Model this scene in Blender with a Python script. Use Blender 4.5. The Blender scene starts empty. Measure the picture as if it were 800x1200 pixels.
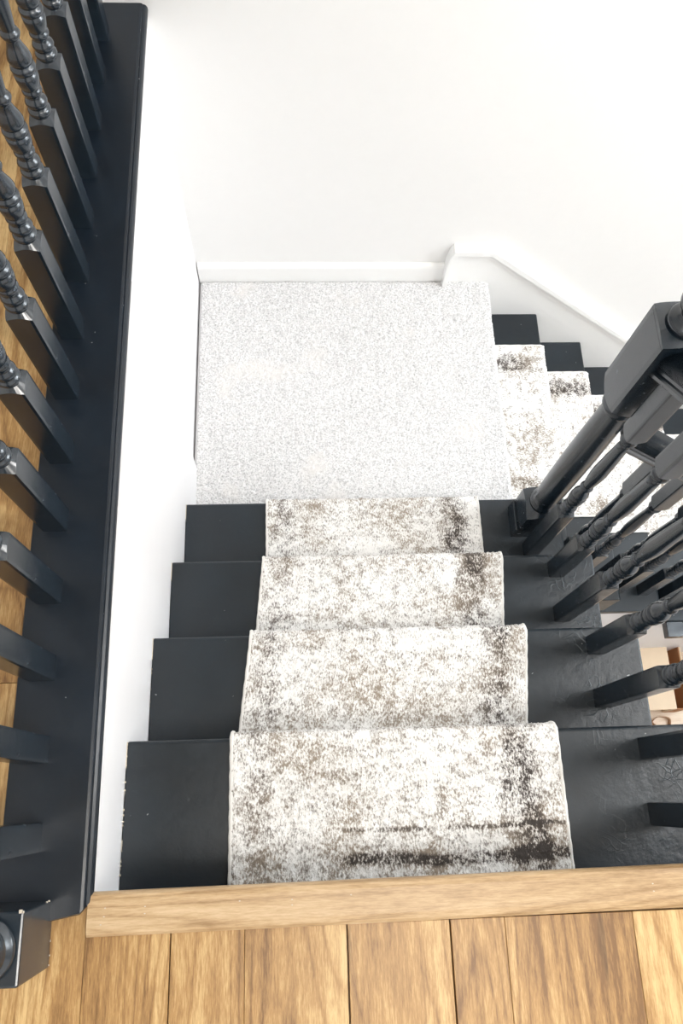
import bpy, bmesh, math, random
import numpy as np
from mathutils import Vector, Matrix
random.seed(7); np.random.seed(7)
S = bpy.context.scene
COL = S.collection

# ------------------------------------------------------------------ camera
pitch, yaw, roll = 1.2214, 0.1496, 0.1238
CAM = Vector((0.3226, 0.1176, 1.2639)); FPX = 922.3649
fw = Vector((math.sin(yaw)*math.cos(pitch), math.cos(yaw)*math.cos(pitch), -math.sin(pitch)))
R0 = Vector((math.cos(yaw), -math.sin(yaw), 0)); U0 = R0.cross(fw)
Rv = math.cos(roll)*R0 + math.sin(roll)*U0; Uv = -math.sin(roll)*R0 + math.cos(roll)*U0
cd = bpy.data.cameras.new('camera'); cam = bpy.data.objects.new('camera', cd); COL.objects.link(cam)
cam.matrix_world = Matrix(((Rv.x, Uv.x, -fw.x, CAM.x), (Rv.y, Uv.y, -fw.y, CAM.y), (Rv.z, Uv.z, -fw.z, CAM.z), (0, 0, 0, 1)))
cd.sensor_fit = 'VERTICAL'; cd.sensor_height = 36; cd.lens = FPX/1200*36; cd.clip_start = .02; cd.clip_end = 50
S.camera = cam

# ------------------------------------------------------------------ world, lamps, exposure
w = bpy.data.worlds.new('world'); S.world = w; w.use_nodes = True
w.node_tree.nodes['Background'].inputs[0].default_value = (.86, .93, 1, 1)
w.node_tree.nodes['Background'].inputs[1].default_value = 1.2
def area(name, loc, target, sx, sy, power, color=(1, 1, 1)):
    l = bpy.data.lights.new(name, 'AREA'); l.shape = 'RECTANGLE'; l.size = sx; l.size_y = sy; l.energy = power; l.color = color
    o = bpy.data.objects.new(name, l); COL.objects.link(o); o.location = loc
    o.rotation_euler = (Vector(target)-Vector(loc)).to_track_quat('-Z', 'Y').to_euler()
    return o
area('window_daylight', (3.45, .85, .95), (0.7, .7, -.3), 1.3, 1.3, 70, (.88, .95, 1))
area('added_ceiling_fill', (2.45, .55, 2.3), (.9, .9, -.5), .9, .9, 52, (1, .985, .96))  # added overhead light, no fixture; set to the side so treads don't mirror it
area('added_hall_fill', (.75, -.42, 2.3), (.5, .1, 0), .65, .65, 30, (1, .96, .9))  # added soft fill that brightens the near treads and oak floor
area('added_lower_fill', (2.6, -.1, -.35), (2.2, .6, -2.6), .7, .7, 20, (1, .98, .95))  # added fill hanging in mid-air to keep the lower floor bright
V = S.view_settings
V.view_transform = 'Standard'; V.look = 'None'; V.gamma = 1; V.use_curve_mapping = False; V.exposure = 0.04

# ------------------------------------------------------------------ measures
r = .19; g = .2194; g2 = .2247; W = 1.037; YB = 1.752; XL = .9612; LZ = -5*r; FZ = -2.66
BZ = .014                                    # top of the hall base rail

# ------------------------------------------------------------------ materials
def mat(name):
    m = bpy.data.materials.new(name); m.use_nodes = True
    return m, m.node_tree.nodes, m.node_tree.links, m.node_tree.nodes['Principled BSDF']
def N(ns, t, **k):
    n = ns.new(t)
    for a, v in k.items():
        if a.startswith('i_'):
            n.inputs[a[2:].replace('_', ' ')].default_value = v
        else: setattr(n, a, v)
    return n
def ramp(ns, pts, interp='LINEAR'):
    n = ns.new('ShaderNodeValToRGB'); n.color_ramp.interpolation = interp
    e = n.color_ramp.elements
    while len(e) < len(pts): e.new(.5)
    for el, (p, c) in zip(e, pts):
        el.position = p; el.color = (*c, 1) if isinstance(c, tuple) else (c, c, c, 1)
    return n
def mapped(ns, ls, scale, out='Object', loc=None):
    tc = ns.new('ShaderNodeTexCoord'); mp = ns.new('ShaderNodeMapping'); mp.inputs['Scale'].default_value = scale
    if loc: mp.inputs['Location'].default_value = loc
    ls.new(tc.outputs[out], mp.inputs[0]); return mp
def mixc(ns, ls, fac, a, b):
    m = ns.new('ShaderNodeMix'); m.data_type = 'RGBA'
    for sock, v in ((m.inputs[0], fac), (m.inputs[6], a), (m.inputs[7], b)):
        if hasattr(v, 'is_output'): ls.new(v, sock)
        elif isinstance(v, (int, float)): sock.default_value = v
        else: sock.default_value = (*v, 1)
    return m.outputs[2]
def mth(ns, ls, op, a, b=None, c=None, clamp=False):
    m = ns.new('ShaderNodeMath'); m.operation = op; m.use_clamp = clamp
    for i, v in enumerate((a, b, c)):
        if v is None: continue
        if hasattr(v, 'is_output'): ls.new(v, m.inputs[i])
        else: m.inputs[i].default_value = v
    return m.outputs[0]

def paint(name, base=(.0085, .0150, .0225), rough=.24, ior=1.75, scratchy=False, flecks=.0):
    m, ns, ls, b = mat(name)
    mp = mapped(ns, ls, (1, 1, 1))
    n1 = N(ns, 'ShaderNodeTexNoise', i_Scale=7., i_Detail=5.); ls.new(mp.outputs[0], n1.inputs[0])
    base2 = tuple(c*1.7 for c in base)
    col = mixc(ns, ls, ramp_out(ns, ls, n1.outputs[0], .35, .75), base, base2)
    n3 = N(ns, 'ShaderNodeTexNoise', i_Scale=85., i_Detail=2.); ls.new(mp.outputs[0], n3.inputs[0])
    fl = ramp_out(ns, ls, n3.outputs[0], .785-flecks, .80-flecks)
    col = mixc(ns, ls, fl, col, (.32, .33, .33))
    ls.new(col, b.inputs['Base Color'])
    n2 = N(ns, 'ShaderNodeTexNoise', i_Scale=45., i_Detail=6., i_Roughness=.65); ls.new(mp.outputs[0], n2.inputs[0])
    rr = mth(ns, ls, 'MULTIPLY_ADD', n2.outputs[0], .2, rough-.1); ls.new(rr, b.inputs['Roughness'])
    h = n2.outputs[0]
    bump = N(ns, 'ShaderNodeBump'); bump.inputs['Strength'].default_value = .10; bump.inputs['Distance'].default_value = .0008
    if scratchy:
        tc = ns.new('ShaderNodeTexCoord'); sx = ns.new('ShaderNodeSeparateXYZ'); ls.new(tc.outputs['Object'], sx.inputs[0])
        dn = N(ns, 'ShaderNodeTexNoise', i_Scale=5., i_Detail=3.); ls.new(mp.outputs[0], dn.inputs[0])
        av = ns.new('ShaderNodeVectorMath'); av.operation = 'MULTIPLY_ADD'; ls.new(dn.outputs['Color'], av.inputs[0])
        av.inputs[1].default_value = (.45, .45, .45); ls.new(mp.outputs[0], av.inputs[2])
        vo = N(ns, 'ShaderNodeTexVoronoi', feature='DISTANCE_TO_EDGE', i_Scale=34.); ls.new(av.outputs[0], vo.inputs['Vector'])
        ridge = ramp_out(ns, ls, vo.outputs[0], .07, .0)
        gate = N(ns, 'ShaderNodeTexNoise', i_Scale=11., i_Detail=2.); ls.new(mp.outputs[0], gate.inputs[0])
        ga = ramp_out(ns, ls, gate.outputs[0], .5, .6)
        right = ramp_out(ns, ls, sx.outputs[0], .32, .42)
        rg = mth(ns, ls, 'MULTIPLY', mth(ns, ls, 'MULTIPLY', ridge, ga), right)
        ls.new(mixc(ns, ls, mth(ns, ls, 'MULTIPLY', rg, .12), col, (.14, .17, .18)), b.inputs['Base Color'])
        h = mth(ns, ls, 'MULTIPLY_ADD', rg, .55, mth(ns, ls, 'MULTIPLY', n2.outputs[0], mth(ns, ls, 'MULTIPLY_ADD', right, .9, .5)))
        bump.inputs['Strength'].default_value = .28; bump.inputs['Distance'].default_value = .004
    ls.new(h, bump.inputs['Height']); ls.new(bump.outputs[0], b.inputs['Normal'])
    b.inputs['IOR'].default_value = ior
    return m
def ramp_out(ns, ls, sock, lo, hi):
    mr = ns.new('ShaderNodeMapRange'); mr.inputs[1].default_value = lo; mr.inputs[2].default_value = hi
    ls.new(sock, mr.inputs[0]); return mr.outputs[0]

M_PAINT = paint('dark_navy_satin_paint')
M_TREAD = paint('dark_tread_paint', base=(.0060, .0105, .0150), rough=.36, ior=1.5, scratchy=True, flecks=.02)
M_RAILP = paint('dark_base_rail_paint', base=(.0042, .0082, .0140), rough=.33, ior=1.5, flecks=.015)

def plain(name, col, rough, bump=0, scale=60, var=.0):
    m, ns, ls, b = mat(name)
    b.inputs['Roughness'].default_value = rough
    mp = mapped(ns, ls, (1, 1, 1))
    n = N(ns, 'ShaderNodeTexNoise', i_Scale=float(scale), i_Detail=4.); ls.new(mp.outputs[0], n.inputs[0])
    c = mixc(ns, ls, n.outputs[0], tuple(x*(1-var) for x in col), tuple(min(1, x*(1+var)) for x in col))
    ls.new(c, b.inputs['Base Color'])
    if bump:
        bp = N(ns, 'ShaderNodeBump'); bp.inputs['Strength'].default_value = bump; bp.inputs['Distance'].default_value = .003
        ls.new(n.outputs[0], bp.inputs['Height']); ls.new(bp.outputs[0], b.inputs['Normal'])
    return m
M_WALL = plain('white_wall_paint', (.86, .855, .845), .6, .10, 30, .012)
M_CEIL = plain('ceiling_paint', (.70, .69, .67), .8, .05, 20, .01)
M_WALLS = plain('white_stairwell_paint', (.90, .89, .90), .55, .06, 25, .01)
M_TRIM = plain('white_gloss_trim', (.90, .90, .89), .3, .04, 40, .01)
M_CREAM = plain('cream_bare_edge', (.62, .55, .45), .7, .2, 200, .1)
M_BIND = plain('cream_binding', (.88, .86, .82), .9, .6, 700, .08)
M_GLASS, _n, _l, _b = mat('window_glass'); _b.inputs['Transmission Weight'].default_value = 1; _b.inputs['Roughness'].default_value = 0; _b.inputs['IOR'].default_value = 1.01

def oak(name, dark, mid, light, along='Y', rough=.42, cracks=True):
    m, ns, ls, b = mat(name)
    sc = (9, .9, 9) if along == 'Y' else (.9, 9, 9)
    tc = ns.new('ShaderNodeTexCoord'); oi = ns.new('ShaderNodeObjectInfo')
    ad = ns.new('ShaderNodeVectorMath'); ad.operation = 'MULTIPLY_ADD'
    cb = ns.new('ShaderNodeCombineXYZ')
    for i in range(3): ls.new(oi.outputs['Random'], cb.inputs[i])
    ls.new(cb.outputs[0], ad.inputs[0]); ad.inputs[1].default_value = (13, 29, 7); ls.new(tc.outputs['Object'], ad.inputs[2])
    mp = ns.new('ShaderNodeMapping'); mp.inputs['Scale'].default_value = sc; ls.new(ad.outputs[0], mp.inputs[0])
    # cathedral figure: contour lines of a stretched noise
    n0 = N(ns, 'ShaderNodeTexNoise', i_Scale=.55, i_Detail=1.5, i_Roughness=.4); ls.new(mp.outputs[0], n0.inputs[0])
    rings = mth(ns, ls, 'FRACT', mth(ns, ls, 'MULTIPLY', n0.outputs[0], 34.))
    rings = mth(ns, ls, 'POWER', mth(ns, ls, 'ABSOLUTE', mth(ns, ls, 'MULTIPLY_ADD', rings, 2., -1.)), 3.2)
    # fine fibre
    n1 = N(ns, 'ShaderNodeTexNoise', i_Scale=52., i_Detail=3., i_Roughness=.7); ls.new(mp.outputs[0], n1.inputs[0])
    mp2 = ns.new('ShaderNodeMapping'); mp2.inputs['Scale'].default_value = tuple(x*.35 for x in sc); ls.new(ad.outputs[0], mp2.inputs[0])
    n2 = N(ns, 'ShaderNodeTexNoise', i_Scale=1.6, i_Detail=3.); ls.new(mp2.outputs[0], n2.inputs[0])
    n5 = N(ns, 'ShaderNodeTexNoise', i_Scale=8., i_Detail=3., i_Roughness=.6); ls.new(mp.outputs[0], n5.inputs[0])
    f = mth(ns, ls, 'MULTIPLY_ADD', mth(ns, ls, 'MULTIPLY_ADD', n5.outputs[0], .5, mth(ns, ls, 'MULTIPLY', n1.outputs[0], .5)), 1.6, mth(ns, ls, 'MULTIPLY_ADD', n2.outputs[0], 1.4, -1.0))
    f = mth(ns, ls, 'MULTIPLY_ADD', rings, -.22, f)
    f = mth(ns, ls, 'ADD', f, mth(ns, ls, 'MULTIPLY_ADD', oi.outputs['Random'], .15, -.05))
    rp = ramp(ns, [(.18, dark), (.50, mid), (.82, light)]); ls.new(f, rp.inputs[0])
    col = rp.outputs[0]
    if cracks:
        n4 = N(ns, 'ShaderNodeTexNoise', i_Scale=3.1, i_Detail=3.); ls.new(mp.outputs[0], n4.inputs[0])
        kn = ramp_out(ns, ls, n4.outputs[0], .69, .76)
        col = mixc(ns, ls, mth(ns, ls, 'MULTIPLY', kn, .65), col, tuple(c*.35 for c in dark))
    ls.new(col, b.inputs['Base Color']); b.inputs['Roughness'].default_value = rough
    bp = N(ns, 'ShaderNodeBump'); bp.inputs['Strength'].default_value = .12; bp.inputs['Distance'].default_value = .002
    ls.new(n1.outputs[0], bp.inputs['Height']); ls.new(bp.outputs[0], b.inputs['Normal'])
    return m
M_OAK = oak('oak_floorboard', (.19, .093, .030), (.41, .232, .083), (.66, .455, .21))
M_NOSE = oak('oak_nosing_strip', (.32, .195, .09), (.51, .345, .185), (.66, .49, .30), along='X', cracks=False)
M_PALE = oak('pale_lower_floorboard', (.62, .47, .33), (.78, .63, .48), (.86, .74, .60), along='X', cracks=False)
M_CARD = plain('pale_cardboard', (.84, .68, .50), .8, .1, 30, .05)
M_CARDIN = plain('shaded_cardboard_inside', (.42, .20, .09), .8, .1, 30, .1)  # same cardboard, with the shade inside the open box put into its colour
M_KRAFT = plain('kraft_paper', (.52, .33, .21), .7, .2, 40, .15)

def carpet_mat():
    m, ns, ls, b = mat('white_loop_carpet')
    mp = mapped(ns, ls, (1, 1, 1))
    n = N(ns, 'ShaderNodeTexNoise', i_Scale=210., i_Detail=3., i_Roughness=.65); ls.new(mp.outputs[0], n.inputs[0])
    n2 = N(ns, 'ShaderNodeTexNoise', i_Scale=6., i_Detail=3.); ls.new(mp.outputs[0], n2.inputs[0])
    c = mixc(ns, ls, ramp_out(ns, ls, n.outputs[0], .34, .56), (.46, .455, .455), (.85, .84, .84))
    c = mixc(ns, ls, ramp_out(ns, ls, n2.outputs[0], .58, .75), c, (.82, .79, .765))
    ls.new(c, b.inputs['Base Color']); b.inputs['Roughness'].default_value = 1; b.inputs['Sheen Weight'].default_value = .15
    bp = N(ns, 'ShaderNodeBump'); bp.inputs['Strength'].default_value = .8; bp.inputs['Distance'].default_value = .005
    ls.new(n.outputs[0], bp.inputs['Height']); ls.new(bp.outputs[0], b.inputs['Normal'])
    return m
M_CARPET = carpet_mat()

def runner_mat(name, seed, dens, cross):
    """distressed cream rug; UV is in metres: u across the runner, v along it"""
    m, ns, ls, b = mat(name)
    mp = mapped(ns, ls, (1, 1, 1), 'UV', (seed, seed*1.7, 0))
    tc = ns.new('ShaderNodeTexCoord'); sx = ns.new('ShaderNodeSeparateXYZ'); ls.new(tc.outputs['UV'], sx.inputs[0])
    u, v = sx.outputs[0], sx.outputs[1]
    nb = N(ns, 'ShaderNodeTexNoise', i_Scale=6.5, i_Detail=3., i_Roughness=.6); ls.new(mp.outputs[0], nb.inputs[0])
    nm = N(ns, 'ShaderNodeTexNoise', i_Scale=46., i_Detail=3., i_Roughness=.6); ls.new(mp.outputs[0], nm.inputs[0])
    mps = ns.new('ShaderNodeMapping'); mps.inputs['Scale'].default_value = (1.5, .75, 1); mps.inputs['Rotation'].default_value = (0, 0, .25); ls.new(mp.outputs[0], mps.inputs[0])
    nf = N(ns, 'ShaderNodeTexNoise', i_Scale=190., i_Detail=2., i_Roughness=.75); ls.new(mps.outputs[0], nf.inputs[0])
    nd = N(ns, 'ShaderNodeTexNoise', i_Scale=9., i_Detail=2.); ls.new(mp.outputs[0], nd.inputs[0])
    ud = mth(ns, ls, 'MULTIPLY_ADD', nd.outputs[0], .05, mth(ns, ls, 'ADD', u, -.025))
    def band(c, hw, sock=ud):
        return ramp_out(ns, ls, mth(ns, ls, 'ABSOLUTE', mth(ns, ls, 'SUBTRACT', sock, c)), hw, hw*.35)
    nc = N(ns, 'ShaderNodeTexNoise', i_Scale=5.5, i_Detail=1.); ls.new(mapped(ns, ls, (1, 1, 1), 'UV', (seed+9, 3, 0)).outputs[0], nc.inputs[0])
    fade = ramp_out(ns, ls, nc.outputs[0], .35, .6)
    bd = mth(ns, ls, 'MULTIPLY', band(.505, .045), mth(ns, ls, 'MULTIPLY_ADD', fade, .70, .26))
    bl = mth(ns, ls, 'MULTIPLY', band(.045, .035), mth(ns, ls, 'MULTIPLY_ADD', fade, .35, .1))
    bsum = mth(ns, ls, 'ADD', bd, bl)
    for c, hw, k in cross:
        vd = mth(ns, ls, 'MULTIPLY_ADD', nd.outputs[0], .02, mth(ns, ls, 'ADD', v, -.01))
        inn = ramp_out(ns, ls, ud, .15, .2)
        bsum = mth(ns, ls, 'ADD', bsum, mth(ns, ls, 'MULTIPLY', mth(ns, ls, 'MULTIPLY', band(c, hw, vd), inn), k))
    # density of the pattern, 0..1
    den = mth(ns, ls, 'MULTIPLY_ADD', ramp_out(ns, ls, nb.outputs[0], .34, .68), .22, dens)
    den = mth(ns, ls, 'MULTIPLY_ADD', bsum, .22, den)
    tot = mth(ns, ls, 'MULTIPLY_ADD', nf.outputs[0], .70, mth(ns, ls, 'MULTIPLY', nm.outputs[0], .48))
    d = mth(ns, ls, 'ADD', tot, mth(ns, ls, 'MULTIPLY', den, .62))
    t = ramp_out(ns, ls, d, .752, .91)
    taupe = mixc(ns, ls, ramp_out(ns, ls, nb.outputs[0], .42, .58), (.24, .215, .20), (.32, .265, .21))
    col = mixc(ns, ls, t, (.93, .915, .89), taupe)
    dk = mth(ns, ls, 'MULTIPLY', ramp_out(ns, ls, d, .86, .94), ramp_out(ns, ls, bsum, .15, .7))
    col = mixc(ns, ls, dk, col, (.065, .055, .05))
    ls.new(col, b.inputs['Base Color']); b.inputs['Roughness'].default_value = 1; b.inputs['Sheen Weight'].default_value = .1
    bp = N(ns, 'ShaderNodeBump'); bp.inputs['Strength'].default_value = .5; bp.inputs['Distance'].default_value = .004
    ls.new(nf.outputs[0], bp.inputs['Height']); ls.new(bp.outputs[0], b.inputs['Normal'])
    return m
M_RUN1 = runner_mat('distressed_runner', 2.3, .22, [(.030, .016, .75), (.078, .006, .55)])
M_RUN2 = runner_mat('distressed_runner_lower', 11.1, .20, [])

# ------------------------------------------------------------------ builders
def link(name, me, m=None, parent=None, smooth=False):
    o = bpy.data.objects.new(name, me); COL.objects.link(o)
    if m is not None and not me.materials: me.materials.append(m)
    if smooth:
        for p in me.polygons: p.use_smooth = True
    if parent is not None: o.parent = parent
    return o
def from_bm(name, bm, m, parent=None, smooth=False):
    me = bpy.data.meshes.new(name); bm.normal_update(); bm.to_mesh(me); bm.free()
    return link(name, me, m, parent, smooth)
def empty(name, loc=(0, 0, 0)):
    o = bpy.data.objects.new(name, None); COL.objects.link(o); o.location = loc; o.empty_display_size = .1
    return o
def tag(o, label=None, cat=None, group=None, kind=None):
    for k, v in (('label', label), ('category', cat), ('group', group), ('kind', kind)):
        if v: o[k] = v
    return o
def bbox(bm, lo, hi, bev=0, seg=2):
    lo = Vector(lo); hi = Vector(hi)
    ret = bmesh.ops.create_cube(bm, size=1)
    for v in ret['verts']:
        v.co = Vector(((v.co.x+.5)*(hi.x-lo.x)+lo.x, (v.co.y+.5)*(hi.y-lo.y)+lo.y, (v.co.z+.5)*(hi.z-lo.z)+lo.z))
    if bev:
        es = list({e for v in ret['verts'] for e in v.link_edges})
        bmesh.ops.bevel(bm, geom=es, offset=bev, segments=seg, affect='EDGES', profile=.5)
def box(name, lo, hi, m, parent=None, bev=0, seg=2, off=None):
    """a box; off = parent's world location when parented"""
    o_ = Vector(off) if off else Vector((0, 0, 0))
    bm = bmesh.new(); bbox(bm, Vector(lo)-o_, Vector(hi)-o_, bev, seg)
    return from_bm(name, bm, m, parent)
def prism(name, pts, axis, a, b, m, parent=None, bev=0):
    """polygon pts (2D) extruded along axis 0/1/2 from a to b"""
    bm = bmesh.new()
    def P(p, t):
        if axis == 0: return (t, p[0], p[1])
        if axis == 1: return (p[0], t, p[1])
        return (p[0], p[1], t)
    A = [bm.verts.new(P(p, a)) for p in pts]; B = [bm.verts.new(P(p, b)) for p in pts]
    n = len(pts); bm.faces.new(A); bm.faces.new(B[::-1])
    for i in range(n): bm.faces.new((A[i], B[i], B[(i+1) % n], A[(i+1) % n]))
    bmesh.ops.recalc_face_normals(bm, faces=bm.faces)
    if bev: bmesh.ops.bevel(bm, geom=list(bm.edges), offset=bev, segments=2, affect='EDGES')
    return from_bm(name, bm, m, parent)
def struct(o): o['kind'] = 'structure'; return o

# ------------------------------------------------------------------ the setting
# back wall of the stairwell: starts beside the hall opening
struct(box('wall_back', (-.125, YB, FZ-.1), (3.62, YB+.12, 2.4), M_WALL))
struct(box('wall_hall_end', (-1.3, 2.7, -.25), (-.005, 2.82, 2.4), M_WALL))
struct(box('wall_hall_return', (-.125, YB+.12, -.02), (-.005, 2.7, 2.4), M_WALL))
struct(box('wall_hall_left', (-1.3, -1.7, -.25), (-1.18, 2.7, 2.4), M_WALL))
struct(box('wall_front', (-1.3, -1.82, -.25), (3.62, -1.7, 2.4), M_WALL))
struct(box('wall_left', (-.104, -.05, FZ), (-.004, YB, -.012), M_WALLS))
struct(box('wall_below_hall', (-.004, -.15, FZ), (3.5, -.045, -.25), M_WALLS))
struct(box('ceiling', (-1.3, -1.82, 2.4), (3.62, 2.82, 2.5), M_CEIL))
# right wall with a window opening
wr = empty('wall_right', (3.5, 0, 0)); struct(wr)
for lo, hi in (((3.5, -1.7, FZ), (3.62, YB, .2)), ((3.5, -1.7, 1.7), (3.62, YB, 2.4)), ((3.5, -1.7, .2), (3.62, .1, 1.7)), ((3.5, 1.6, .2), (3.62, YB, 1.7))):
    box('wall_section', lo, hi, M_WALL, wr, off=(3.5, 0, 0))
wi = empty('window_1', (3.5, .85, .95)); struct(wi)
for lo, hi in (((3.52, .1, .2), (3.58, .16, 1.7)), ((3.52, 1.54, .2), (3.58, 1.6, 1.7)), ((3.52, .16, .2), (3.58, 1.54, .26)), ((3.52, .16, 1.64), (3.58, 1.54, 1.7)), ((3.52, .83, .26), (3.58, .87, 1.64))):
    box('window_frame', lo, hi, M_TRIM, wi, .004, off=(3.5, .85, .95))
for a, b in ((.16, .83), (.87, 1.54)):
    box('pane', (3.545, a, .26), (3.551, b, 1.64), M_GLASS, wi, off=(3.5, .85, .95))

# upper floor: base slab and the boards on it
fl = box('floor', (-1.18, -1.7, -.24), (3.5, -.05, -.013), M_OAK); struct(fl)
fl2 = box('floor_slab', (-1.18, -.05, -.24), (-.104, 2.7, -.013), M_OAK, fl)
def plank(x0, x1, y0, y1, m, parent, z=0., th=.012, off=(0, 0, 0)):
    gap = .0013 if any(abs(x0-q) < .001 for q in (.378, .527)) else .0003
    gap2 = .0013 if any(abs(x1-q) < .001 for q in (.128, .378, .527)) else .0003
    c = Vector(((x0+x1)/2, (y0+y1)/2, z))
    bm = bmesh.new(); bbox(bm, (x0-c.x+gap, y0-c.y+.0004, -th), (x1-c.x-gap2, y1-c.y-.0004, 0), .0005, 1)
    o = from_bm('plank', bm, m, parent); o.location = c-Vector(off)
    return o
near = [-.119, .008, .128, .232, .378, .527, .607, .796, .93, 1.07, 1.22, 1.38, 1.55, 1.75]
rp = random.Random(3)
for i in range(len(near)-1):
    top = -.056 if near[i+1] > .02 else -.0
    cuts = [top]
    y = top-rp.uniform(.35, 1.1)
    if near[i] == .232: y = top-.62
    while y > -1.6: cuts.append(y); y -= rp.uniform(.8, 1.2)
    cuts.append(-1.7)
    for a, b in zip(cuts, cuts[1:]): plank(near[i], near[i+1], b, a, M_OAK, fl)
x = -.119
while x > -1.17:
    wv = min(rp.choice([.125, .14, .16, .11]), x+1.18); y = -1.7+rp.uniform(.2, .9); cuts = [-1.7]
    while y < 2.6: cuts.append(y); y += rp.uniform(.45, .95)
    cuts.append(2.7)
    for a, b in zip(cuts, cuts[1:]): plank(x-wv, x, a, b, M_OAK, fl)
    x -= wv
# the oak nosing at the head of the stairs: a flat strip with a rounded lip
def nosing():
    pts = [(-.0562, 0), (-.0562, .003), (-.052, .0066), (-.044, .008), (-.010, .008), (-.003, .0068), (.0, .003), (.0015, -.002), (.001, -.012), (-.003, -.020), (-.010, -.024), (-.02, -.024), (-.02, 0)]
    bm = bmesh.new(); L0, L1, dy = .010, W+.35, .0056/.87
    ring = []
    for xx in np.linspace(L0, L1, 12):
        ring.append([bm.verts.new((xx, p[0]+(xx-L0)*dy-.0028, p[1])) for p in pts])
    n = len(pts)
    for A, B in zip(ring, ring[1:]):
        for i in range(n): bm.faces.new((A[i], A[(i+1) % n], B[(i+1) % n], B[i]))
    bm.faces.new(ring[0]); bm.faces.new(ring[-1][::-1]); bmesh.ops.recalc_face_normals(bm, faces=bm.faces)
    o = from_bm('trim_1', bm, M_NOSE); struct(o)
    for (x_, y_) in ((.035, -.022), (.034, -.033), (.091, -.022), (.091, -.031), (.225, -.02), (.300, -.021), (.300, -.028), (.385, -.018), (.030, -.043), (.83, -.02), (.83, -.03)):
        bm = bmesh.new(); bmesh.ops.create_uvsphere(bm, u_segments=8, v_segments=4, radius=.0016)
        p = from_bm('filled_nail_hole', bm, M_CREAM, o, True); p.location = (x_, y_, .0077); p.scale = (1, .7, .4)
nosing()

# landing
struct(box('floor', (0, .86, LZ-.12), (XL-.012, YB, LZ-.014), M_WALLS))
# lower room floor of pale boards
lf = box('floor', (-.104, -.15, FZ-.1), (3.5, YB, FZ-.013), M_PALE); struct(lf)
y = -.04; k = 0
while y < YB-.01:
    y1 = min(y+.19, YB); cuts = [1.06, 1.9 if k % 2 else 2.24, 3.5]
    for a, b in zip(cuts, cuts[1:]): plank(a, b, y, y1, M_PALE, lf, FZ)
    y = y1; k += 1

# skirtings
bb = struct(prism('baseboard_back', [(YB, LZ-.01), (YB-.015, LZ-.01), (YB-.015, LZ+.066), (YB-.012, LZ+.074), (YB-.005, LZ+.080), (YB, LZ+.080)], 0, 0, .828, M_TRIM))
# stair string on the back wall, with a moulded top edge
sl = g2*1.0
strg = [(.822, LZ-.02), (.822, -.797), (.943, -.797), (1.597, -1.327), (2.86, -1.327-(2.86-1.597)*.8105), (2.86, FZ), (2.5, FZ)]
strg += [(2.5, FZ+.1), (.955, -1.3)]
struct(prism('trim_2', strg, 1, YB-.018, YB, M_TRIM))
cap = [(.818, -.802), (.943, -.802), (1.597, -1.332), (2.86, -2.3557), (2.86, -2.328), (1.597, -1.304), (.95, -.776), (.818, -.776)]
struct(prism('trim_3', cap, 1, YB-.034, YB, M_TRIM, bev=.003))
struct(prism('trim_4', [(.806, LZ), (.806, -.845), (.812, -.80), (.8225, -.774), (.8225, LZ)], 1, YB-.040, YB, M_TRIM, bev=.0015))
# wall string of the upper flight (white board against the left wall)
struct(prism('trim_5', [(-.045, -.03), (-.045, -.5), (.877, LZ), (1.064, LZ), (1.064, -.03)], 0, -.004, .0095, M_WALLS))

# ------------------------------------------------------------------ staircases
up = empty('staircase', (.5, .4, -.5)); UO = (.5, .4, -.5)
tag(up, 'dark navy painted upper flight of four treads leading down from the oak floor', 'staircase')
def round_tread(name, lo, hi, side, m, parent, off):
    """board with a half-round front edge; side 'y' = nose towards +y, 'x' = nose towards +x"""
    th = hi[2]-lo[2]; bm = bmesh.new(); prof = []
    a0 = 1 if side == 'y' else 0
    L0, L1 = lo[a0], hi[a0]; rr = .007
    prof.append((L0, lo[2])); 
    for t in np.linspace(-90, 0, 4): prof.append((L1-rr+rr*math.cos(math.radians(t)), lo[2]+rr+rr*math.sin(math.radians(t))))
    for t in np.linspace(0, 90, 5): prof.append((L1-rr+rr*math.cos(math.radians(t)), hi[2]-rr+rr*math.sin(math.radians(t))))
    prof.append((L0, hi[2]))
    b0 = 1-a0; xs = (lo[b0], lo[b0]+.002, hi[b0]-.004, hi[b0])
    ring = []
    for i, xx in enumerate(xs):
        ins = .002 if i in (0, 3) else 0
        rg = []
        for (p, z) in prof:
            z2 = z-ins if z > lo[2]+th*.7 else z; p2 = p-ins if p > L1-.002 else p
            co = (xx, p2, z2) if side == 'y' else (p2, xx, z2)
            rg.append(bm.verts.new(Vector(co)-Vector(off)))
        ring.append(rg)
    n = len(prof)
    for A, B in zip(ring, ring[1:]):
        for i in range(n): bm.faces.new((A[i], A[(i+1) % n], B[(i+1) % n], B[i]))
    bm.faces.new(ring[0]); bm.faces.new(ring[-1][::-1]); bmesh.ops.recalc_face_normals(bm, faces=bm.faces)
    return from_bm(name, bm, m, parent)
for i in range(1, 5):
    z = -r*i
    o = round_tread('tread', (.0105, g*(i-1)-.022, z-.028), (W, g*i, z), 'y', M_TREAD, up, UO)
    box('edge_filler', (.0096, g*i-.045, z-.03), (.0112, g*i-.001, z-.0005), M_CREAM, up, off=UO)
for i in range(0, 5):
    z = -r*i
    box('riser', (.0105, g*i-.034, z-r), (W-.012, g*i-.022, z-.0285), M_TREAD, up, off=UO)
saw = []
for i in range(0, 5):
    saw += [(g*i-.034, -r*i-.0285 if i else -.05), (g*i-.034, -r*(i+1)-.0285)]
saw = [(-.034, -.05)] + [p for p in saw[1:]] + [(g*4-.034, -r*5-.03), (g*4-.034, -r*5-.12), (-.034, -.30)]
cl = []
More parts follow.
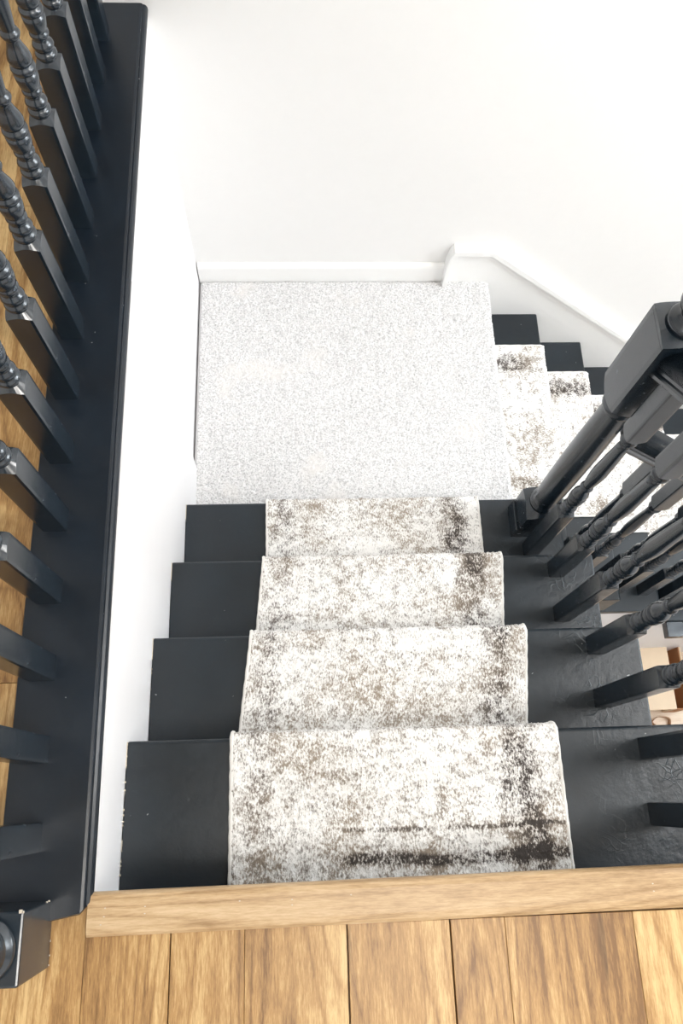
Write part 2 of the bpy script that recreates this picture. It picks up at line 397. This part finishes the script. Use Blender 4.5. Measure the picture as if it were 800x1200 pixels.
for p in saw:
    if not cl or (abs(cl[-1][0]-p[0])+abs(cl[-1][1]-p[1])) > 1e-4: cl.append(p)
prism('stringer', [(p[0]-UO[1], p[1]-UO[2]) for p in cl], 0, W-.036-UO[0], W-.0125-UO[0], M_TREAD, up)

YN = .715                                     # near edge of the lower flight
lo_ = empty('staircase', (1.8, 1.2, -1.8)); LO = (1.8, 1.2, -1.8)
tag(lo_, 'dark navy painted lower flight descending to the right beside the back wall', 'staircase')
for k in range(1, 9):
    z = LZ-r*k; xn = XL+g2*k
    round_tread('tread', (xn-g2-.022, YN, z-.028), (xn, YB-.0185, z), 'x', M_TREAD, lo_, LO)
for k in range(0, 9):
    z = LZ-r*k; xn = XL+g2*k
    box('riser', (xn-.034, YN+.012 if k else .90, z-r), (xn-.022, YB-.0185, z-.0285), M_TREAD, lo_, off=LO)
box('stringer', (1.0, YN+.002, -1.50), (1.41, YN+.013, -1.359), M_TREAD, lo_, off=LO)
box('tread_bracket', (1.74, .655, -1.762), (1.93, YN-.001, -1.722), M_PAINT, lo_, .002, off=LO)
# white panelled wall closing the space under the lower flight
pts = []
for k in range(1, 9):
    z = LZ-r*k-.029; pts += [(XL+g2*(k-1)-.010, z), (XL+g2*k-.036, z)]
pts = [(XL, FZ)]+[(XL, LZ-r-.029)]+pts[1:]+[(XL+g2*8-.036, FZ)]
struct(prism('wall_under_stairs', pts, 1, YN+.03, YN+.06, M_WALLS))

# ------------------------------------------------------------------ textile sheets
def sheet(name, path, xa, xb, step, m, parent, place, thick=.010, amp=.0011, fuzz=.0022):
    """path: list of (p, z, shift) along the steps, swept across from xa to xb; place(u, p, z) -> world point"""
    # resample path
    P = [Vector((p[0], p[1])) for p in path]; sh = [p[2] for p in path]
    d = [0]
    for a, b in zip(P, P[1:]): d.append(d[-1]+(b-a).length)
    L = d[-1]; n = int(L/step)+1
    t = np.linspace(0, L, n)
    px = np.interp(t, d, [p.x for p in P]); pz = np.interp(t, d, [p.y for p in P]); s = np.interp(t, d, sh)
    tx = np.gradient(px); tz = np.gradient(pz); ln = np.hypot(tx, tz); nx, nz = -tz/ln, tx/ln
    mcols = int((xb-xa)/step)+1; us = np.linspace(0, xb-xa, mcols)
    rs = np.random.RandomState(5)
    noise = rs.randn(n, mcols)*amp; 
    big = np.kron(rs.randn(n//9+2, mcols//9+2), np.ones((9, 9)))[:n, :mcols]*amp*.35
    noise = noise+big
    edge = rs.randn(n)*fuzz*.4; edge2 = rs.randn(n)*fuzz*.4
    verts = []; uvs = []
    cols = [(0, -thick)]+[(j, None) for j in range(mcols)]+[(mcols-1, -thick)]
    for i in range(n):
        for (j, dz) in cols:
            u = us[j]+(edge[i] if j == 0 else edge2[i] if j == mcols-1 else 0)
            h = noise[i, j] if dz is None else dz
            if dz is None and j in (0, mcols-1): h -= .0025
            verts.append(place(xa+u+s[i], px[i]+nx[i]*h, pz[i]+nz[i]*h)); uvs.append((us[j], t[i]))
    K = len(cols); faces = []
    for i in range(n-1):
        for j in range(K-1): faces.append((i*K+j, i*K+j+1, (i+1)*K+j+1, (i+1)*K+j))
    me = bpy.data.meshes.new(name); me.from_pydata(verts, [], faces); me.update()
    uvl = me.uv_layers.new(name='UVMap'); idx = np.empty(len(me.loops), dtype=np.int32); me.loops.foreach_get('vertex_index', idx)
    uvl.data.foreach_set('uv', np.array(uvs, dtype=np.float32)[idx].ravel())
    o = link(name, me, m, parent, True)
    return o, list(zip(px, pz, s))
def step_path(n, g_, z0, thick, start, skew, last, z_drop):
    """waterfall path over n noses"""
    out = [(start, z0+thick, skew[0])]
    for i in range(n):
        zn = z0-r*i+thick; xn = (i+1)*g_; R = .018
        s = skew[min(i+1, len(skew)-1)] if i else skew[0]
        for t in np.linspace(90, -8, 9):
            a = math.radians(t); out.append((xn+thick-R+R*math.cos(a), zn-R+R*math.sin(a), s))
        if i < n-1 or z_drop:
            zb = zn-r+.010
            out.append((xn+thick, zb+.004, s)); out.append((xn+.006+thick, zb-.008, s)); 
            if i < n-1 or last: out.append((xn+.02+thick, zb-.010, s))
    return out
TH = .010
sk = [-.004, -.004, .004, .016, .030]
skw = [-.005, .003, .015, .031]
pth = step_path(4, g, -r, TH, -.018, [skw[0], skw[1], skw[2], skw[3]], False, True)
# the strip is a touch narrower towards the bottom of the flight
def place_up(u, p, z): return (u, p, z)
pp = []
for i, q in enumerate(pth): pp.append(q)
ru = empty('stair_runner', (.5, .4, -.5))
tag(ru, 'cream and taupe distressed runner down the middle of the upper flight', 'runner')
def rel(f, off):
    ov = Vector(off); return lambda u, p, z: tuple(Vector(f(u, p, z))-ov)
o, cp = sheet('runner_pile', pp, .199, .778, .0036, M_RUN1, ru, rel(place_up, UO), TH)
def binding(cp, u0, place, off, parent, rad=.0042):
    bm = bmesh.new(); ring = []; pts = [Vector(place(u0+s, p, z))-Vector(off) for (p, z, s) in cp[::3]]
    K = 7
    for i, c in enumerate(pts):
        a = pts[max(0, i-1)]; b = pts[min(len(pts)-1, i+1)]; t = (b-a).normalized()
        side = Vector(place(1, 0, 0))-Vector(place(0, 0, 0)); side.normalize(); nn = side.cross(t).normalized()
        rr = rad*(1+.12*math.sin(i*2.1))
        ring.append([bm.verts.new(c-nn*0.0+side*rr*math.cos(q)+nn*rr*math.sin(q)) for q in [2*math.pi*j/K for j in range(K)]])
    for A, B in zip(ring, ring[1:]):
        for j in range(K): bm.faces.new((A[j], A[(j+1) % K], B[(j+1) % K], B[j]))
    bm.faces.new(ring[0]); bm.faces.new(ring[-1]); bmesh.ops.recalc_face_normals(bm, faces=bm.faces)
    return from_bm('edge_binding', bm, M_BIND, parent, True)
lowered = [(p, z-.004, s) for (p, z, s) in cp]
binding(lowered, .199, place_up, UO, ru); binding(lowered, .778, place_up, UO, ru)

# lower flight runner: path runs along +x, strip lies between y 1.02 and 1.597
pl = step_path(8, g2, LZ-r, TH, -.016, [0]*9, True, True)
def place_lo(u, p, z): return (XL+p, u, z)
rl = empty('stair_runner', LO)
tag(rl, 'pale grey speckled runner on the lower flight against the back wall', 'runner')
pl2 = [(p, max(z, FZ+TH), s) for (p, z, s) in pl if p < g2*8+.03]
vis = sheet('runner_pile', pl2, 1.02, 1.597, .0052, M_RUN2, rl, rel(place_lo, LO), TH)
vis[0].data.flip_normals()
lw = [(p, z-.004, s) for (p, z, s) in vis[1]]
binding(lw, 1.02, place_lo, LO, rl); binding(lw, 1.597, place_lo, LO, rl)

# landing carpet: pile over the landing, rolled over the nose of the lower flight
path = [(0.008, LZ, 0), (XL-.010, LZ, 0)]
for t in np.linspace(80, 0, 7):
    a = math.radians(t); path.append((XL-.010+.012*math.cos(a)+.004, LZ-.012+.012*math.sin(a), 0))
path += [(XL+.004, LZ-r+.018, 0)]
ca, _ = sheet('landing_carpet', path, .858, YB-.016, .0042, M_CARPET, None, lambda u, p, z: (p, u, z), .012, .0013, .002)
ca.data.flip_normals()
tag(ca, 'plain white short-pile carpet covering the square landing', 'carpet')

# ------------------------------------------------------------------ turned work
TURN = [(0, .0145), (.002, .0145), (.005, .0172), (.008, .0184), (.012, .0180), (.0145, .0160), (.0165, .0138), (.0185, .0142), (.0215, .0165), (.026, .0180), (.0305, .0165), (.0335, .0140), (.036, .0124), (.040, .0124), (.042, .0135), (.0445, .0158), (.048, .0158), (.0505, .0138), (.0525, .0132), (.057, .0162), (.068, .0180), (.078, .0184), (.0795, .0162), (.0815, .0162), (.083, .0186), (.0875, .0194), (.092, .0184), (.0935, .0150), (.0955, .0150), (.098, .0176), (.104, .0184), (.112, .0166), (.122, .0128), (.132, .0100), (.136, .0100), (.138, .0128), (.143, .0148), (.148, .0128), (.150, .0102), (.153, .0106)]
def shaft(t0, t1, a=.011, mid=.0165, e=.0115):
    """slender vase between t0 and t1"""
    return [(t0+(t1-t0)*q, a+(mid-a)*math.sin(min(1, q/.34)*math.pi/2) if q < .34 else mid+(e-mid)*((q-.34)/.66)**1.15) for q in (.08, .17, .26, .34, .45, .56, .67, .78, .89, 1.)]
COLLAR = [(.0, .0115), (.003, .0135), (.005, .0160), (.010, .0178), (.015, .0160), (.0175, .0135), (.021, .0130), (.026, .0150)]
def lathe(bm, prof, z0, cx=0, cy=0, seg=28, k=1.0, cap=True):
    rings = []
    for (t, rad) in prof:
        rings.append([bm.verts.new((cx+rad*k*math.cos(2*math.pi*i/seg), cy+rad*k*math.sin(2*math.pi*i/seg), z0+t)) for i in range(seg)])
    for A, B in zip(rings, rings[1:]):
        for i in range(seg):
            f = bm.faces.new((A[i], A[(i+1) % seg], B[(i+1) % seg], B[i])); f.smooth = True
    if cap: bm.faces.new(rings[0][::-1]); bm.faces.new(rings[-1])
def sqblock(bm, h, z0, z1, ch0=0, ch1=0, slope=None, rt=.0145, b=.0012):
    """square block; ch0/ch1 = end turned down to a round of radius rt, which leaves arched shoulders; slope cuts the top on the rake"""
    M = 8; per = []
    for (ax, ay), (bx_, by_) in (((1, -1), (1, 1)), ((1, 1), (-1, 1)), ((-1, 1), (-1, -1)), ((-1, -1), (1, -1))):
        for q in range(M):
            t = (q+.0)/M; per.append(((ax+(bx_-ax)*t)*h, (ay+(by_-ay)*t)*h))
    n = len(per)
    def nip(x_, y_):                                  # tiny eased corner
        rho = math.hypot(x_, y_); lim = h*math.sqrt(2)-b*.8
        return (x_*lim/rho, y_*lim/rho) if rho > lim else (x_, y_)
    def row(zf, pts): return [bm.verts.new((x_, y_, zf(x_, y_))) for x_, y_ in pts]
    P = [nip(*p) for p in per]
    circ = [(rt*x_/math.hypot(x_, y_), rt*y_/math.hypot(x_, y_)) for x_, y_ in P]
    rs = []
    if ch0:
        rs.append(row(lambda x_, y_: z0, circ)); rs.append(row(lambda x_, y_: z0+.45*ch0/.010*(math.hypot(x_, y_)-rt)+.001, P))
    else: rs.append(row(lambda x_, y_: z0, P))
    if ch1:
        rs.append(row(lambda x_, y_: z1-.45*ch1/.006*(math.hypot(x_, y_)-rt)-.0005, P)); rs.append(row(lambda x_, y_: z1, circ))
    else: rs.append(row(lambda x_, y_: z1+(slope[0]*x_+slope[1]*y_ if slope else 0), P))
    for A, B in zip(rs, rs[1:]):
        for i in range(n): bm.faces.new((A[i], A[(i+1) % n], B[(i+1) % n], B[i]))
    bm.faces.new(rs[0][::-1]); bm.faces.new(rs[-1])
def baluster_mesh(h, zb, L, ztop, slope=None):
    """block 0..zb, turning of length L, block up to ztop"""
    bm = bmesh.new()
    sqblock(bm, h, 0, zb, 0, .009)
    prof = TURN + [(t, q) for t, q in shaft(.153, L-.028)] + [(L-.028+t, q) for t, q in COLLAR]
    lathe(bm, prof, zb-.0005)
    sqblock(bm, h, zb+L-.002, ztop, .022, 0, slope)
    me = bpy.data.meshes.new('baluster'); bm.normal_update(); bm.to_mesh(me); bm.free()
    me.materials.append(M_PAINT); return me

# ---- hall balustrade (left)
hb = empty('balustrade', (-.0632, .8, 0)); hb.rotation_euler.z = .0055; HO = Vector((-.06, .8, 0))
tag(hb, 'dark navy guard balustrade of turned balusters along the hall edge on the left', 'balustrade')
# base rail: board with rounded right lip, mitred near end
def base_rail():
    prof = [(-.1190, 0.0), (-.1190, BZ-.002), (-.1175, BZ), (.000, BZ), (.004, BZ-.0012), (.0055, BZ-.0035), (.0075, BZ-.0030), (.0115, BZ-.0055), (.0140, BZ-.010), (.0145, BZ-.016), (.0125, BZ-.024), (.0070, BZ-.030), (-.003, BZ-.031), (-.003, 0)]
    bm = bmesh.new(); ring = []
    ys = np.linspace(0, 1.7515, 30)
    for i, yy in enumerate(ys):
        rg = []
        for (px_, pz_) in prof:
            y_ = yy
            if i == 0: y_ = -.049 if px_ < -.020 else -.049+(px_+.020)*1.1
            rg.append(bm.verts.new(Vector((px_, y_, pz_))-HO))
        ring.append(rg)
    n = len(prof)
    for A, B in zip(ring, ring[1:]):
        for i in range(n): bm.faces.new((A[i], A[(i+1) % n], B[(i+1) % n], B[i]))
    bm.faces.new(ring[0]); bm.faces.new(ring[-1][::-1]); bmesh.ops.recalc_face_normals(bm, faces=bm.faces)
    return from_bm('base_rail', bm, M_RAILP, hb)
base_rail()
hm = baluster_mesh(.0200, .252, .455, .86)
for k in range(14):
    yn = .0546+.1219*k
    o = link('baluster', hm, None, hb); o.location = Vector((-.0815, yn+.020, BZ))-HO
    # fillet of paint round the foot
# handrail above the balusters (over the camera's left)
def rail_profile():
    # half profile (x, z), z=0 underside
    R = [(.0, .0), (.030, .0), (.031, .002), (.031, .008), (.028, .011), (.0245, .013), (.0235, .018), (.026, .024), (.0300, .030), (.0310, .037), (.0285, .045), (.022, .0515), (.012, .0555), (.0, .057)]
    return R+[(-x_, z_) for (x_, z_) in R[-2:0:-1]]
def sweep_rail(name, p0, p1, m, parent, off):
    prof = rail_profile(); bm = bmesh.new(); p0 = Vector(p0); p1 = Vector(p1)
    hd = Vector((p1.x-p0.x, p1.y-p0.y, 0)).normalized(); side = Vector((hd.y, -hd.x, 0))
    A = [bm.verts.new(p0+side*x_+Vector((0, 0, z_*1.25))-Vector(off)) for x_, z_ in prof]
    B = [bm.verts.new(p1+side*x_+Vector((0, 0, z_*1.25))-Vector(off)) for x_, z_ in prof]
    n = len(prof)
    for i in range(n):
        f = bm.faces.new((A[i], A[(i+1) % n], B[(i+1) % n], B[i])); f.smooth = 5 < i < n-6
    bm.faces.new(A); bm.faces.new(B[::-1]); bmesh.ops.recalc_face_normals(bm, faces=bm.faces)
    return from_bm(name, bm, m, parent)
sweep_rail('handrail', (-.0815, -.01, BZ+.859), (-.0815, 1.7515, BZ+.859), M_PAINT, hb, HO)

def newel_mesh(h, zb, L, zt, plinth=True, rsh=.034):
    """square foot, long plain tapering shaft between beads, square head, moulded top"""
    bm = bmesh.new()
    sqblock(bm, h, 0, zb, 0, .009, rt=h*.80, b=.002)
    kk = h/.020
    pr = [(0, h*.78), (.006, h*.80), (.012, h*.84), (.018, h*.80), (.022, h*.74), (.026, h*.72)]
    for q in np.linspace(.05, 1, 14): pr.append((.026+(L-.062)*q, h*.72+(rsh-h*.72)*math.sin(q*math.pi)*.9 - .001*q))
    pr += [(L-.030, h*.70), (L-.026, h*.80), (L-.020, h*.87), (L-.012, h*.87), (L-.007, h*.80), (L, h*.72)]
    lathe(bm, pr, zb-.0005, seg=32)
    sqblock(bm, h, zb+L-.002, zt-.012, .022, 0, rt=h*.74, b=.002)
    sqblock(bm, h-.0002, zt-.0125, zt, 0, .0035, rt=h*.80, b=.002)
    # shallow pyramid top
    me = bpy.data.meshes.new('newel_post'); bm.normal_update(); bm.to_mesh(me); bm.free(); me.materials.append(M_PAINT)
    return me
def finial(parent, loc, k=1.0):
    bm = bmesh.new()
    p = [(0, .030), (.004, .033), (.010, .034), (.015, .031), (.018, .024), (.023, .019), (.028, .0185), (.031, .021)]
    c, R = .062, .034
    for a in np.linspace(-62, 88, 14): p.append((c+R*math.sin(math.radians(a)), R*math.cos(math.radians(a))))
    lathe(bm, p, 0, seg=28, k=k)
    o = from_bm('finial', bm, M_PAINT, parent); o.location = loc; return o

# newel of the hall balustrade, at the near end of the base rail
bm = bmesh.new()
bbox(bm, (-.0435, -.0435, 0), (.0435, .0435, .127), .003, 2)
lathe(bm, [(0, .036), (.003, .038), (.008, .039), (.012, .036), (.015, .030), (.019, .029), (.023, .033), (.028, .0345), (.034, .032), (.04, .027), (.08, .030), (.2, .035), (.35, .032), (.5, .027), (.51, .034), (.53, .034), (.54, .030)], .127, seg=32)
bbox(bm, (-.0435, -.0435, .665), (.0435, .0435, 1.0), .003, 2)
me = bpy.data.meshes.new('newel_post'); bm.to_mesh(me); bm.free(); me.materials.append(M_PAINT)
nh = link('newel_post', me, None, hb); nh.location = Vector((-.0845, -.0515, .0005))-HO
finial(nh, (0, 0, 1.0))

def chips(name, spots, size, parent, off):
    # little flakes where the dark paint has come off an edge
    bm = bmesh.new(); rc = random.Random(4)
    for (x_, y_, z_) in spots:
        a = size*rc.uniform(.5, 1.3); b_ = size*rc.uniform(.5, 1.6)
        bbox(bm, Vector((x_-a/2, y_-b_/2, z_-a*.35))-Vector(off), Vector((x_+a/2, y_+b_/2, z_+a*.35))-Vector(off))
    o = from_bm(name, bm, M_CREAM, parent); o['kind'] = 'stuff'; return o
rc = random.Random(8)
chips('paint_chips', [(.0108, y_, -r-.0005) for y_ in [rc.uniform(0.0, .215) for _ in range(26)]], .0022, up, UO)
chips('paint_chips', [(.0108, rc.uniform(g+.01, 2*g), -2*r-.0005) for _ in range(7)], .0018, up, UO)
NO = Vector((-.0845, -.0515, .0005))
chips('paint_chips', [(.0431, -.040+q, .0015) for q in (.0, .012, .03, .078)], .0026, nh, (0, 0, 0))
chips('paint_chips', [(.0428, .0425, .030), (.0432, .043, .022), (.0425, .042, .126), (.039, .0428, .126)], .0030, nh, (0, 0, 0))
# ---- upper flight balustrade (right)
ub = empty('balustrade', (.941, .4, -.4)); UBO = Vector((.941, .4, -.4))
tag(ub, 'dark navy raked balustrade with square newel beside the upper flight', 'balustrade')
SU = r/g
def nose_u(y): return -SU*y
cx = .941
meshes = {}
for k in range(7):
    yc = .729-.11*k if True else 0
    i = 4-(k+1)//2                                # tread index
    if k == 0: i = 4
    i = min(4, int(math.ceil((yc+.0)/g)))
    zt = -r*i
    zb = nose_u(yc)+.191+.0                        # top of the square foot
    key = round(zb-zt, 3)
    zu = nose_u(yc)+.781                           # rail underside at the axis
    if key not in meshes: meshes[key] = baluster_mesh(.0192, zb-zt, .40, zu-zt+.012, (0, -SU))
    o = link('baluster', meshes[key], None, ub); o.location = Vector((cx, yc, zt))-UBO
sweep_rail('handrail', (cx, .7665, nose_u(.7665)+.781), (cx, -.16, nose_u(-.16)+.781), M_PAINT, ub, UBO)
# corner newel
nz = -4*r
nm = newel_mesh(.0435, .160, .553, .968, rsh=.0345)
nw = link('newel_post', nm, None, ub); nw.location = Vector((.9415, .8085, nz))-UBO
finial(nw, (0, 0, .9675))
box('foot_plate', (-.0495, -.043, .0), (-.0436, .043, .062), M_PAINT, nw, .0015)

# ---- lower flight balustrade
lb = empty('balustrade', (1.8, .7925, -1.5)); LBO = Vector((1.8, .7925, -1.5))
tag(lb, 'dark navy balustrade descending with the lower flight behind the corner newel', 'balustrade')
SL = r/g2
def nose_l(x): return LZ-SL*(x-XL)
ym = {}
for k in range(14):
    xc = 1.124+.11235*k
    i = int(math.ceil((xc+.012-XL)/g2)); zt = LZ-r*i
    zb = nose_l(xc)+.191
    if i > 8: break
    key = round(zb-zt, 2)
    if key not in ym: ym[key] = baluster_mesh(.0192, zb-zt, .40, nose_l(xc)+.781-zt+.012, (-SL, 0))
    o = link('baluster', ym[key], None, lb); o.location = Vector((xc, .7925, zt))-LBO
sweep_rail('handrail', (.9855, .7925, nose_l(.9855)+.781), (2.68, .7925, nose_l(2.68)+.781), M_PAINT, lb, LBO)
nl = link('newel_post', nm, None, lb); nl.location = Vector((2.72, .7925, LZ-8*r))-LBO
finial(nl, (0, 0, .9675))

# ------------------------------------------------------------------ things on the lower floor
bx = empty('cardboard_box', (2.12, .60, FZ)); BO = Vector((2.12, .60, FZ))
tag(bx, 'open narrow cardboard box on the pale floor below the stairs', 'box')
z1 = FZ+.16
box('front_wall', (2.085, .45, FZ), (2.089, .765, z1), M_CARD, bx, off=BO)
box('back_wall', (2.150, .45, FZ), (2.156, .765, z1), M_CARD, bx, off=BO)
box('end_wall', (2.089, .45, FZ), (2.150, .454, z1), M_CARDIN, bx, off=BO)
box('end_wall', (2.089, .761, FZ), (2.150, .765, z1), M_CARDIN, bx, off=BO)
box('bottom', (2.089, .454, FZ+.001), (2.150, .761, FZ+.02), M_CARDIN, bx, off=BO)
box('shade_sheet', (2.146, .454, FZ+.02), (2.1499, .761, z1-.006), M_CARDIN, bx, off=BO)  # added darker sheet, paints the shade on the inner face of the back wall
prism('flap', [(2.087-BO.x, z1-BO.z), (2.087-BO.x, z1+.003-BO.z), (1.955-BO.x, z1-.012-BO.z), (1.955-BO.x, z1-.015-BO.z)], 1, .45-BO.y, .765-BO.y, M_CARD, bx)

def ribbon(name, pts, wd, m):
    bm = bmesh.new(); P = [Vector(p) for p in pts]; up_ = Vector((0, 0, 1)); prev = None
    for i, p in enumerate(P):
        tl = math.sin(i*1.1)*.006
        a = [bm.verts.new(p+Vector((tl, 0, 0))), bm.verts.new(p+Vector((tl*.4, .0, wd))), bm.verts.new(p+Vector((tl*.4+.0025, .0025, wd))), bm.verts.new(p+Vector((tl+.0025, .0025, 0)))]
        if prev:
            for j in range(4): bm.faces.new((prev[j], prev[(j+1) % 4], a[(j+1) % 4], a[j]))
        else: bm.faces.new(a)
        prev = a
    bm.faces.new(prev[::-1]); bmesh.ops.recalc_face_normals(bm, faces=bm.faces)
    return from_bm(name, bm, m, None, True)
pts = [(1.93+.095*q, .405+.018*math.sin(q*5), FZ+.001) for q in np.linspace(0, 1, 10)]
pts += [(2.065+.045*math.cos(a), .402+.026*math.sin(a), FZ+.001+.004*abs(math.sin(a))) for a in np.linspace(math.pi, -math.pi*.9, 22)]
kp = ribbon('paper_strip', pts, .028, M_KRAFT)
tag(kp, 'curled brown kraft paper strip lying on the pale floor below the stairs', 'paper')
